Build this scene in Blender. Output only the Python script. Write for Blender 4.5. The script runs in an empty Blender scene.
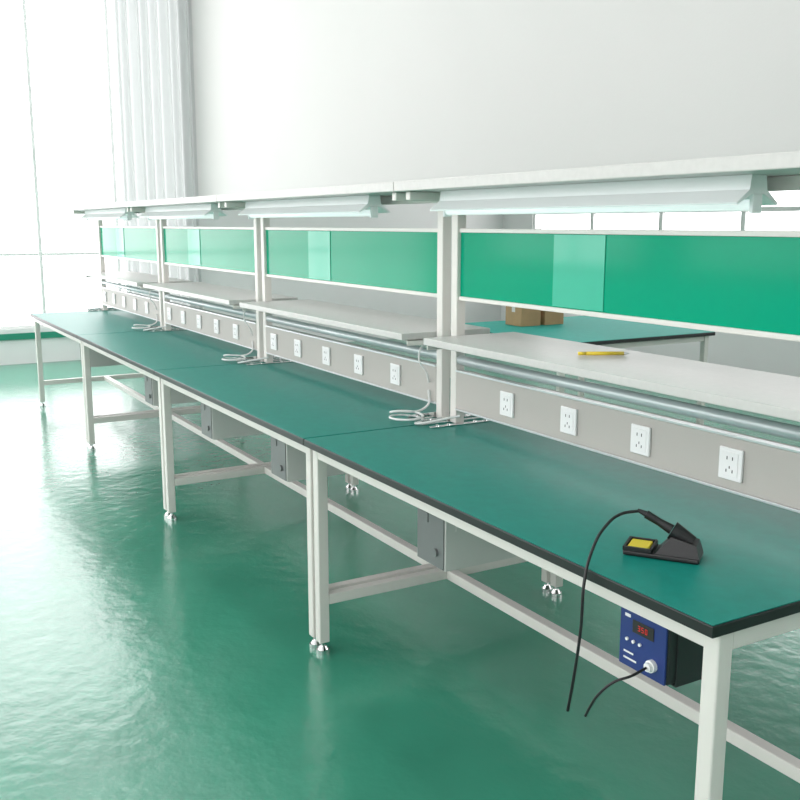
import bpy, bmesh, math, random
from mathutils import Vector, Matrix
random.seed(3)
sc=bpy.context.scene
COL=sc.collection
FL=-.06
# ---------------------------------------------------------------- materials
def mat(name,col,rough=.5,metal=0,spec=.5,noise=0,nscale=8,bump=0,bscale=40,coat=0,emit=None,es=0,trans=0,alpha=1):
    m=bpy.data.materials.new(name); m.use_nodes=True
    nt=m.node_tree; b=nt.nodes['Principled BSDF']
    b.inputs['Base Color'].default_value=(*col,1)
    b.inputs['Roughness'].default_value=rough
    b.inputs['Metallic'].default_value=metal
    b.inputs['Specular IOR Level'].default_value=spec
    b.inputs['Coat Weight'].default_value=coat
    b.inputs['Coat Roughness'].default_value=.05
    b.inputs['Transmission Weight'].default_value=trans
    b.inputs['Alpha'].default_value=alpha
    if emit: 
        b.inputs['Emission Color'].default_value=(*emit,1); b.inputs['Emission Strength'].default_value=es
    tc=nt.nodes.new('ShaderNodeTexCoord')
    if noise:
        n=nt.nodes.new('ShaderNodeTexNoise'); n.inputs['Scale'].default_value=nscale; n.inputs['Detail'].default_value=6
        r=nt.nodes.new('ShaderNodeValToRGB')
        r.color_ramp.elements[0].position=.3; r.color_ramp.elements[1].position=.7
        r.color_ramp.elements[0].color=(*[c*(1-noise) for c in col],1)
        r.color_ramp.elements[1].color=(*[min(1,c*(1+noise)) for c in col],1)
        nt.links.new(tc.outputs['Object'],n.inputs['Vector']); nt.links.new(n.outputs['Fac'],r.inputs['Fac'])
        nt.links.new(r.outputs['Color'],b.inputs['Base Color'])
    if bump:
        n2=nt.nodes.new('ShaderNodeTexNoise'); n2.inputs['Scale'].default_value=bscale; n2.inputs['Detail'].default_value=3
        bp=nt.nodes.new('ShaderNodeBump'); bp.inputs['Strength'].default_value=bump; bp.inputs['Distance'].default_value=.01
        nt.links.new(tc.outputs['Object'],n2.inputs['Vector']); nt.links.new(n2.outputs['Fac'],bp.inputs['Height'])
        nt.links.new(bp.outputs['Normal'],b.inputs['Normal'])
    return m
M={}
M['floor']=mat('green_epoxy_floor',(.045,.265,.175),.20,spec=1.0,noise=.13,nscale=1.6,bump=.30,bscale=13)
M['wall']=mat('white_wall',(.80,.79,.79),.8,noise=.02,nscale=1,bump=.05,bscale=60)
M['wall2']=mat('grey_white_partition',(.61,.61,.595),.8,noise=.015,nscale=.7,bump=.05,bscale=60)
M['ceil']=mat('ceiling_white',(.85,.84,.85),.9)
M['gtrim']=mat('green_trim',(.02,.25,.16),.5)
M['frame']=mat('window_frame_white',(.80,.81,.80),.5)
M['white']=mat('white_powder_coat',(.72,.70,.66),.35,bump=.02,bscale=300)
M['board']=mat('grey_white_laminate',(.58,.57,.55),.35,noise=.03,nscale=60)
M['mat']=mat('teal_esd_mat',(.004,.215,.175),.42,spec=.35,noise=.06,nscale=30,bump=.03,bscale=400)
M['black']=mat('black_edge',(.010,.012,.012),.35)
M['panel']=mat('green_acrylic',(.0,.33,.19),.12,spec=.13)
M['panel2']=mat('pale_green_strip',(.06,.47,.32),.08,spec=.3)  # paler green for the strip on each panel
M['alu']=mat('aluminium',(.72,.74,.75),.3,metal=.8)
M['chrome']=mat('chrome',(.8,.8,.8),.12,metal=1)
M['duct']=mat('socket_duct_grey',(.46,.44,.41),.5)
M['plate']=mat('socket_plate_white',(.85,.85,.85),.25)
M['hole']=mat('socket_hole',(.02,.02,.02),.5)
M['pipe']=mat('silver_pipe',(.60,.66,.67),.35,metal=.3)
M['lamp']=mat('lamp_white',(.80,.84,.84),.3)
M['tube']=mat('fluorescent_tube',(.9,.95,.95),.3,emit=(.9,1,1),es=.5)
M['stn']=mat('station_case_dark',(.025,.03,.03),.35)
M['boxgrey']=mat('drawer_case_grey',(.62,.62,.60),.4)
M['boxdark']=mat('drawer_front_dark',(.15,.16,.16),.4)
M['blue']=mat('station_blue_face',(.015,.035,.18),.35)
M['red']=mat('red_digits',(.6,.02,.02),.4,emit=(1,.05,.03),es=.25)
M['rubber']=mat('black_rubber',(.008,.008,.009),.45)
M['sponge']=mat('yellow_sponge',(.75,.6,.05),.9,bump=.5,bscale=300)
M['yellow']=mat('yellow_pen',(.8,.6,.04),.4)
M['card']=mat('cardboard',(.42,.27,.14),.85,noise=.1)
M['cable']=mat('white_cable',(.75,.76,.75),.4)
M['cemit']=mat('fill_emitter',(1,1,1),.5,emit=(1,.98,.98),es=10)  # glow of the added overhead fill panels
def curtainmat():
    m=bpy.data.materials.new('sheer_curtain'); m.use_nodes=True; nt=m.node_tree; nt.nodes.clear()
    o=nt.nodes.new('ShaderNodeOutputMaterial'); d=nt.nodes.new('ShaderNodeBsdfDiffuse'); t=nt.nodes.new('ShaderNodeBsdfTranslucent')
    tr=nt.nodes.new('ShaderNodeBsdfTransparent'); a=nt.nodes.new('ShaderNodeMixShader'); b=nt.nodes.new('ShaderNodeMixShader')
    d.inputs[0].default_value=(.72,.75,.74,1); t.inputs[0].default_value=(.37,.395,.39,1)
    a.inputs[0].default_value=.5; b.inputs[0].default_value=.04
    nt.links.new(d.outputs[0],a.inputs[1]); nt.links.new(t.outputs[0],a.inputs[2])
    nt.links.new(a.outputs[0],b.inputs[1]); nt.links.new(tr.outputs[0],b.inputs[2]); nt.links.new(b.outputs[0],o.inputs[0])
    return m
M['curtain']=curtainmat()
# ---------------------------------------------------------------- helpers
def empty(name,loc=(0,0,0)):
    e=bpy.data.objects.new(name,None); e.empty_display_size=.1; e.location=loc; COL.objects.link(e); return e
def fin(name,bm,m,parent=None,smooth=False,loc=None):
    me=bpy.data.meshes.new(name); bm.to_mesh(me); bm.free()
    ms=m if isinstance(m,list) else [m]
    for k in ms: me.materials.append(M[k])
    if smooth:
        for p in me.polygons: p.use_smooth=True
    o=bpy.data.objects.new(name,me); COL.objects.link(o)
    if parent: o.parent=parent
    if loc: o.location=loc
    return o
def addbox(bm,x0,x1,y0,y1,z0,z1,bev=0,mi=0):
    r=bmesh.ops.create_cube(bm,size=1)
    vs=r['verts']
    for v in vs:
        v.co=Vector(((x0+x1)/2+v.co.x*(x1-x0),(y0+y1)/2+v.co.y*(y1-y0),(z0+z1)/2+v.co.z*(z1-z0)))
    fs=set(f for v in vs for f in v.link_faces)
    for f in fs: f.material_index=mi
    if bev:
        es=list(set(e for v in vs for e in v.link_edges))
        r=bmesh.ops.bevel(bm,geom=es,offset=bev,segments=2,affect='EDGES',profile=.5)
        for f in r['faces']: f.material_index=mi
def box(name,parent,x0,x1,y0,y1,z0,z1,m,bev=.002):
    bm=bmesh.new(); addbox(bm,x0,x1,y0,y1,z0,z1,bev); return fin(name,bm,m,parent)
def addcyl(bm,p0,p1,r,r2=None,seg=20,mi=0):
    p0=Vector(p0);p1=Vector(p1);d=p1-p0
    q=d.to_track_quat('Z','Y').to_matrix().to_4x4()
    rr=bmesh.ops.create_cone(bm,cap_ends=True,segments=seg,radius1=r,radius2=r if r2 is None else r2,depth=d.length,matrix=Matrix.Translation((p0+p1)/2)@q)
    for f in set(f for v in rr['verts'] for f in v.link_faces): f.material_index=mi
def cyl(name,parent,p0,p1,r,m,r2=None,seg=20):
    bm=bmesh.new(); addcyl(bm,p0,p1,r,r2,seg); 
    o=fin(name,bm,m,parent)
    for p in o.data.polygons: p.use_smooth=len(p.vertices)==4
    return o
def curve(name,parent,pts,r,m):
    c=bpy.data.curves.new(name,'CURVE'); c.dimensions='3D'; c.bevel_depth=r; c.bevel_resolution=3; c.resolution_u=12
    s=c.splines.new('BEZIER'); s.bezier_points.add(len(pts)-1)
    for bp,p in zip(s.bezier_points,pts):
        bp.co=p; bp.handle_left_type=bp.handle_right_type='AUTO'
    c.materials.append(M[m]); c.use_fill_caps=True
    o=bpy.data.objects.new(name,c); COL.objects.link(o)
    if parent:o.parent=parent
    return o
# ---------------------------------------------------------------- room
XL,XR,YF,YB,ZC=-10.3,4.5,-5.0,7.0,5.0
T=.15
box('floor',None,XL-T,XR+T,YF-T,YB+T,FL-.1,FL,'floor',0)
box('ceiling',None,XL-T,XR+T,YF-T,YB+T,ZC,ZC+.1,'ceil',0)
box('wall_right',None,XR,XR+T,YF,YB,FL,ZC,'wall',0)
WY0,WY1,WZ0,WZ1=-4.6,2.35,.34,4.6
bm=bmesh.new()
addbox(bm,XL-T,XL,YF,YB,FL,WZ0); addbox(bm,XL-T,XL,YF,YB,WZ1,ZC)
addbox(bm,XL-T,XL,YF,WY0,WZ0,WZ1); addbox(bm,XL-T,XL,WY1,YB,WZ0,WZ1)
fin('wall_left',bm,'wall')
box('trim_1',None,XL,XL+.03,YF,WY1,.22,.29,'gtrim')
def window_x(name,x,y0,y1,z0,z1,n,rows=(.3,)):
    w=empty(name); bm=bmesh.new(); f=.018
    for i in range(n+1):
        y=y0+(y1-y0)*i/n; addbox(bm,x-.06,x-.02,max(y0,y-f),min(y1,y+f),z0,z1,.003)
    for z in [z0,z1-.05]+[z0+(z1-z0)*q for q in rows]: addbox(bm,x-.055,x-.025,y0,y1,z,z+.03,.003)
    fin('frame',bm,'frame',w)
def window_y(name,y,x0,x1,z0,z1,n,sgn,rows=(.3,)):
    w=empty(name); bm=bmesh.new(); f=.03
    for i in range(n+1):
        x=x0+(x1-x0)*i/n; addbox(bm,max(x0,x-f),min(x1,x+f),y+sgn*.02,y+sgn*.06,z0,z1,.003)
    for z in [z0,z1-.05]+[z0+(z1-z0)*q for q in rows]: addbox(bm,x0,x1,y+sgn*.025,y+sgn*.055,z,z+.05,.003)
    fin('frame',bm,'frame',w)
window_x('window_1',XL,WY0,WY1,WZ0,WZ1,8,(.19,))
YP2=2.42
box('wall_back',None,XL,XR,YP2,YP2+.12,1.78,ZC,'wall2',0)
BX0,BX1,BZ0,BZ1=-9.6,3.6,1.15,2.6
bm=bmesh.new()
addbox(bm,XL,XR,YB,YB+T,FL,BZ0); addbox(bm,XL,XR,YB,YB+T,BZ1,ZC)
addbox(bm,XL,BX0,YB,YB+T,BZ0,BZ1); addbox(bm,BX1,XR,YB,YB+T,BZ0,BZ1)
fin('wall_rear',bm,'wall')
window_y('window_2',YB,BX0,BX1,BZ0,BZ1,11,1,(.33,))
bm=bmesh.new(); FX0,FX1,FZ0,FZ1=-9.5,3.8,1.0,4.2
addbox(bm,XL,XR,YF-T,YF,FL,FZ0); addbox(bm,XL,XR,YF-T,YF,FZ1,ZC)
addbox(bm,XL,FX0,YF-T,YF,FZ0,FZ1); addbox(bm,FX1,XR,YF-T,YF,FZ0,FZ1)
for xx in (-6.4,-3.1,.3): addbox(bm,xx-.3,xx+.3,YF-T,YF,FZ0,FZ1)
fin('wall_front',bm,'wall')
window_y('front_fill_window',YF,FX0,FX1,FZ0,FZ1,8,-1,(.3,))  # unseen window, added for frontal light and reflections in the green panels
bm=bmesh.new(); prev=None; n=120
for i in range(n+1):
    t=i/n; y=1.50+(2.41-1.50)*t; x=XL+.16+.05*math.sin(t*50)+.03*math.sin(t*19+1)
    a=bm.verts.new((x,y,.36)); b=bm.verts.new((x+.01*math.sin(t*50),y,4.75))
    if prev: bm.faces.new((prev[0],a,b,prev[1]))
    prev=(a,b)
cu=empty('window_curtain')
fin('fabric',bm,'curtain',cu,True)
cyl('rail',cu,(XL+.16,-4.5,4.76),(XL+.16,2.4,4.76),.015,'frame')
for x in (-8,-5,-2,1.5):
    for y in (-2.5,.4,4.8):
        c=empty('ceiling_fill_light',(x,y,0))  # unseen fixtures, added as fill to brighten the room from above
        box('housing',c,-.62,.62,-.16,.16,ZC-.08,ZC-.001,'lamp')
        box('fill_panel',c,-.58,.58,-.13,.13,ZC-.10,ZC-.081,'cemit')
# ---------------------------------------------------------------- workbench
L=1.87; D=1.2; YP=.62
def workbench(x1,sock):
    w=empty('workbench',(x1,0,0))
    g=.0015
    bm=bmesh.new(); addbox(bm,-L+g,-g,0,D,.725,.749,.002,0); fin('tabletop_core',bm,'black',w)
    bm=bmesh.new(); addbox(bm,-L+g+.003,-g-.003,.003,D-.003,.7492,.7515,.0008,0); fin('tabletop_mat',bm,'mat',w)
    bm=bmesh.new()
    for y in (.03,D-.07): addbox(bm,-L+.04,-.04,y+.002,y+.038,.682,.725,.003)
    for x in (-.05,-L+.01): addbox(bm,x+.002,x+.038,.07,D-.07,.682,.725,.003)
    addbox(bm,-L/2-.02,-L/2+.02,.07,D-.07,.69,.725,.003)
    fin('apron_frame',bm,'white',w)
    for i,x in enumerate((-.05,-L+.01)):
        for j,y in enumerate((.03,D-.07)):
            box(f'leg_{i*2+j+1}',w,x,x+.04,y,y+.04,FL+.045,.725,'white',.004)
            bm=bmesh.new(); c=(x+.02,y+.02)
            addcyl(bm,(*c,FL),(*c,FL+.016),.024); addcyl(bm,(*c,FL+.016),(*c,FL+.03),.02,.012)
            addcyl(bm,(*c,FL+.03),(*c,FL+.05),.008)
            fin(f'foot_{i*2+j+1}',bm,'chrome',w)
    bm=bmesh.new()
    for x in (-.05,-L+.01): addbox(bm,x+.002,x+.038,.07,D-.07,.13,.17,.003)
    addbox(bm,-L+.048,-.052,.58,.62,.131,.169,.003)
    fin('stretcher',bm,'white',w)
    for i,x in enumerate((-.07,-L+.03)):
        bm=bmesh.new(); addbox(bm,x,x+.04,YP-.02,YP+.02,.755,1.614,.004)
        fin(f'post_{i+1}',bm,'white',w)
        bm=bmesh.new()
        addbox(bm,x-.008,x+.0-.001,YP-.14,YP+.14,.752,.758,.001); addbox(bm,x-.012,x-.008,YP-.14,YP+.14,.752,.775,.001)
        addbox(bm,x+.041,x+.062,YP-.14,YP+.14,.752,.757,.001)
        for yy in (-.11,-.06,.06,.11): addcyl(bm,(x+.052,YP+yy,.757),(x+.052,YP+yy,.763),.006,seg=8)
        fin(f'post_base_{i+1}',bm,'chrome',w)
        bm=bmesh.new()
        addbox(bm,x+.005,x+.035,.40,YP-.021,1.584,1.614,.003); addbox(bm,x+.005,x+.035,YP+.021,.82,1.584,1.614,.003)
        xb=x+.04 if i else x-.006
        addbox(bm,xb,xb+.006,.47,.82,1.045,1.066,.001)
        addbox(bm,xb+(-.03 if not i else 0),xb+.006+(0 if not i else .03),.47,.82,1.062,1.066,.001)
        fin(f'bracket_{i+1}',bm,'white',w)
    bm=bmesh.new(); addbox(bm,-L+.07,-.07,YP-.015,YP+.015,1.58,1.614,.002)
    addbox(bm,-L+.07,-.07,YP-.012,YP+.012,1.47,1.485,.002); addbox(bm,-L+.07,-.07,YP-.012,YP+.012,1.222,1.237,.002)
    fin('panel_frame',bm,'white',w)
    box('green_panel',w,-L+.07,-.07,YP-.005,YP+.005,1.237,1.47,'panel',.0005)
    box('pale_panel_strip',w,-1.26,-1.02,YP-.008,YP-.0055,1.24,1.468,'panel2',.0005)  # paler upright strip across the panel front
    box('middle_shelf',w,-L+.078,-.078,.45,.86,1.066,1.092,'board',.003)
    box('upper_shelf',w,-L+.002,-.002,.37,.87,1.615,1.650,'board',.003)
    bm=bmesh.new(); addbox(bm,-L+.07,-.07,YP-.02,YP+.04,.815,.955,.003); fin('socket_duct',bm,'duct',w)
    bm=bmesh.new(); addbox(bm,-L+.07,-.07,YP-.024,YP-.0,.955,.962,.001); addbox(bm,-L+.07,-.07,YP-.024,YP-.0,.808,.815,.001); fin('duct_lip',bm,'alu',w)
    cyl('air_pipe',w,(-L+.07,YP-.0,.998),(-.07,YP,.998),.018,'pipe')
    for i,o in enumerate(sock):
        bm=bmesh.new(); z=.885; y=YP-.02
        addbox(bm,-o-.038,-o+.038,y-.009,y-.0002,z-.043,z+.043,.003,0)
        addbox(bm,-o-.026,-o+.026,y-.0105,y-.008,z-.032,z+.032,.001,0)
        for (dx,dz,ww,hh) in ((-.009,.016,.0022,.009),(.009,.016,.0022,.009),(-.010,-.018,.0022,.008),(.010,-.018,.0022,.008),(0,-.008,.0022,.007)):
            addbox(bm,-o+dx-ww*.6,-o+dx+ww*.6,y-.0112,y-.0104,z+dz-hh/2,z+dz+hh/2,0,1)
        fin(f'power_socket_{i+1}',bm,['plate','hole'],w)
    t=empty('tube_light',(x1,0,0)); 
    xa,xb=-1.72,-.38
    bm=bmesh.new(); yc=.50
    prof=[(-.025,1.614),(.025,1.614),(.03,1.580),(.07,1.550),(.068,1.545),(.02,1.570),(-.02,1.570),(-.068,1.545),(-.07,1.550),(-.03,1.580)]
    A=[bm.verts.new((xa,yc+p[0],p[1])) for p in prof]; B=[bm.verts.new((xb,yc+p[0],p[1])) for p in prof]
    for i in range(len(prof)): j=(i+1)%len(prof); bm.faces.new((A[i],A[j],B[j],B[i]))
    bm.faces.new(A[::-1]); bm.faces.new(B)
    for x in (xa-.0,xb-.012): addbox(bm,x,x+.012,yc-.016,yc+.016,1.526,1.57,.002)
    bmesh.ops.recalc_face_normals(bm,faces=bm.faces)
    fin('reflector',bm,'lamp',t)
    cyl('tube',t,(xa+.012,yc,1.545),(xb-.012,yc,1.545),.013,'tube')
    return w
for k in range(4):
    workbench(-k*L,(.16,.49,.82,1.14,1.47) if k==0 else (.38,.71,1.04,1.37,1.68))
# ---------------------------------------------------------------- soldering station
def station(x0,x1):
    s=empty('soldering_station',((x0+x1)/2,.09,0)); W=(x1-x0)/2
    z0,z1=.515,.66
    bm=bmesh.new(); addbox(bm,-W,W,.006,.21,z0,z1,.006,0); fin('case',bm,'stn',s)
    bm=bmesh.new(); addbox(bm,-W+.002,W-.002,0,.006,z0+.002,z1-.002,.002,0); fin('front_panel',bm,'blue',s)
    bm=bmesh.new(); addbox(bm,-.03,.035,-.002,.0,z1-.055,z1-.025,.001); fin('display',bm,'hole',s)
    bm=bmesh.new()
    segs={'3':'abgcd','5':'afgcd','0':'abcdef'}
    zt=z1-.034; h=.006; wd=.006
    for i,ch in enumerate('350'):
        xx=-.012+i*.011; th=.0009
        S={'a':(xx,xx+wd,zt-th,zt),'g':(xx,xx+wd,zt-h-th/2,zt-h+th/2),'d':(xx,xx+wd,zt-2*h,zt-2*h+th),
           'f':(xx,xx+th,zt-h,zt),'b':(xx+wd-th,xx+wd,zt-h,zt),'e':(xx,xx+th,zt-2*h,zt-h),'c':(xx+wd-th,xx+wd,zt-2*h,zt-h)}
        for q in segs[ch]: a,b_,c,d=S[q]; addbox(bm,a,b_,-.003,-.002,c,d)
    fin('digits',bm,'red',s)
    bm=bmesh.new()
    for xx in (-.045,-.025,-.005): addcyl(bm,(xx,0,z0+.068),(xx,-.004,z0+.068),.004,seg=12)
    addcyl(bm,(.035,0,z0+.035),(.035,-.010,z0+.035),.014); addcyl(bm,(.035,-.010,z0+.035),(.035,-.018,z0+.035),.010)
    addbox(bm,-.055,-.015,-.001,0,z0+.02,z0+.024); addbox(bm,-.055,-.025,-.001,0,z0+.035,z0+.039); addbox(bm,-.055,-.038,-.001,0,z1-.025,z1-.018)
    fin('controls',bm,'plate',s)
    bm=bmesh.new()
    for xx in (-W-.004,W+.001): addbox(bm,xx,xx+.003,.03,.19,z0-.003,.724,0)
    addbox(bm,-W-.004,W+.004,.03,.19,z0-.006,z0-.003,0)
    fin('hanging_bracket',bm,'stn',s)
station(-.345,-.20)
def metalbox(xc,W=.078):
    s=empty('hanging_metal_box',(xc,.09,0)); z0,z1=.49,.67
    bm=bmesh.new(); addbox(bm,-W,W,.004,.28,z0,z1,.003,0); fin('case',bm,'boxgrey',s)
    bm=bmesh.new(); addbox(bm,-W+.004,W-.004,0,.004,z0+.004,z1-.004,.001,0)
    fin('front_plate',bm,'boxdark',s)
    bm=bmesh.new(); addbox(bm,-W+.015,-.01,-.003,0,z1-.05,z1-.02,.001); addcyl(bm,(.035,0,z0+.05),(.035,-.008,z0+.05),.012); fin('fittings',bm,'boxdark',s)
    bm=bmesh.new()
    for xx in (-W-.003,W+.001): addbox(bm,xx,xx+.002,.04,.22,z1-.06,.724,0)
    fin('hanging_bracket',bm,'boxgrey',s)
for a in (-1.16,-2.32,-3.2,-4.2,-5.9): metalbox(a)
# ---------------------------------------------------------------- soldering iron + stand
TH=math.radians(35)
S=empty('soldering_iron_stand',(-.34,.21,.7518)); S.rotation_euler=(0,0,TH)
bm=bmesh.new()
addbox(bm,-.085,.085,-.04,.04,0,.012,.004)
addbox(bm,-.085,-.02,-.04,-.034,.012,.022,.001); addbox(bm,-.085,-.02,.034,.04,.012,.022,.001)
addbox(bm,-.085,-.079,-.034,.034,.012,.022,.001); addbox(bm,-.024,-.018,-.034,.034,.012,.022,.001)
v=[bm.verts.new(p) for p in ((-.012,-.036,.012),(.084,-.036,.012),(.084,.036,.012),(-.012,.036,.012),(.02,-.024,.052),(.076,-.028,.040),(.076,.028,.040),(.02,.024,.052))]
for f in ((0,1,5,4),(1,2,6,5),(2,3,7,6),(3,0,4,7),(4,5,6,7),(3,2,1,0)): bm.faces.new([v[i] for i in f])
bmesh.ops.recalc_face_normals(bm,faces=bm.faces)
fin('base',bm,'rubber',S)
bm=bmesh.new(); addbox(bm,-.077,-.028,-.030,.030,.0125,.020,.003); fin('sponge',bm,'sponge',S)
bm=bmesh.new(); addcyl(bm,(.065,0,.038),(.018,0,.062),.015,.022,24); fin('holder_cone',bm,'rubber',S)
I=empty('soldering_iron',(-.34,.21,.7518)); I.rotation_euler=(0,0,TH)
bm=bmesh.new(); addcyl(bm,(.017,0,.0626),(-.012,0,.077),.012,.009,20); addcyl(bm,(-.012,0,.077),(-.042,0,.092),.009,.010,20); addcyl(bm,(-.042,0,.092),(-.062,0,.099),.007,.004,16)
fin('handle',bm,'rubber',I)
P=Vector((-.34,.21,.7518)); R=Matrix.Rotation(TH,3,'Z')
st=P+R@Vector((-.058,0,.0978))
curve('soldering_cable',None,[st,(-.40,.13,.845),(-.39,.075,.826),(-.362,.015,.79),(-.348,-.015,.74),(-.345,-.025,.62),(-.362,-.025,.50),(-.385,-.02,.405)],.0035,'rubber')
curve('power_cable',None,[(-.237,.07,.55),(-.24,.03,.54),(-.26,.0,.525),(-.285,-.02,.49),(-.31,-.02,.45),(-.325,-.02,.42)],.003,'rubber')
pen=empty('pen',(-1.10,.70,1.0985)); pen.rotation_euler=(0,0,math.radians(62))
cyl('barrel',pen,(-.06,0,0),(.06,0,0),.006,'yellow'); cyl('tip',pen,(.06,0,0),(.078,0,0),.006,'alu',.001); cyl('cap',pen,(-.085,0,0),(-.06,0,0),.0055,'yellow')
for x in (-L,-2*L,-3*L):
    pts=[(x+.10,.60,.79)]
    for i in range(14):
        t=i/13*2*math.pi*1.6
        pts.append((x-.06+.07*math.cos(t),.46+.06*math.sin(t),.760+.002*i))
    pts.append((x-.10,.58,.80)); pts.append((x-.11,.592,.86))
    curve('white_cable',None,pts,.0045,'cable')
    curve('white_cable',None,[(x-.105,.596,1.05),(x-.10,.55,1.03),(x-.105,.545,.98),(x-.10,.575,.93),(x-.11,.592,.89)],.004,'cable')
# ---------------------------------------------------------------- back area
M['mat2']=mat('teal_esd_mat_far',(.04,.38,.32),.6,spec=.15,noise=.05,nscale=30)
b=empty('side_workbench',(-3.55,2.55,0))
bm=bmesh.new(); addbox(bm,-1.4,0,0,1.4,.725,.749,.002); fin('tabletop_core',bm,'black',b)
bm=bmesh.new(); addbox(bm,-1.397,-.003,.003,1.397,.7492,.752,0); fin('tabletop_mat',bm,'mat2',b)
k=0
for x in (-1.37,-.07):
    for y in (.03,1.33):
        k+=1; box(f'leg_{k}',b,x,x+.04,y,y+.04,FL,.725,'white',.003)
box('apron_1',b,-.065,-.035,.07,1.33,.685,.725,'white'); box('apron_2',b,-1.365,-1.335,.07,1.33,.685,.725,'white')
def carton(x,y,w,d,h,z=.752):
    c=empty('cardboard_box',(x,y,z)); bm=bmesh.new(); addbox(bm,-w/2,w/2,-d/2,d/2,0.001,h,.003); fin('carton',bm,'card',c)
    bm=bmesh.new(); addbox(bm,-.02,.02,-d/2-.001,d/2+.001,h,h+.001); addbox(bm,-.02,.02,-d/2-.0015,-d/2,h*.6,h); fin('tape',bm,'board',c)
carton(-4.6,3.05,.2,.18,.17); carton(-4.6,3.27,.2,.18,.14); 
# ---------------------------------------------------------------- world / light
w=bpy.data.worlds.new('World'); sc.world=w; w.use_nodes=True
bg=w.node_tree.nodes['Background']; bg.inputs[0].default_value=(1,.975,.985,1); bg.inputs[1].default_value=4.1
def portal(loc,rot,sx,sy):
    l=bpy.data.lights.new('portal','AREA'); l.shape='RECTANGLE'; l.size=sx; l.size_y=sy; l.cycles.is_portal=True
    o=bpy.data.objects.new('window_portal',l); o.location=loc; o.rotation_euler=rot; COL.objects.link(o)
portal((XL-.1,(WY0+WY1)/2,(WZ0+WZ1)/2),(0,math.radians(-90),0),WZ1-WZ0,WY1-WY0)
portal(((FX0+FX1)/2,YF-.1,(FZ0+FZ1)/2),(math.radians(90),0,0),FX1-FX0,FZ1-FZ0)
portal(((BX0+BX1)/2,YB+.1,(BZ0+BZ1)/2),(math.radians(-90),0,0),BX1-BX0,BZ1-BZ0)
sc.view_settings.view_transform='Standard'
# ---------------------------------------------------------------- camera
cd=bpy.data.cameras.new('camera'); cam=bpy.data.objects.new('camera',cd); COL.objects.link(cam)
cd.sensor_width=36; cd.lens=43.2; cd.clip_start=.05
cam.location=(1.182,-1.372,1.501); cam.rotation_euler=(math.radians(90-10.39),0,math.radians(59.9))
sc.camera=cam
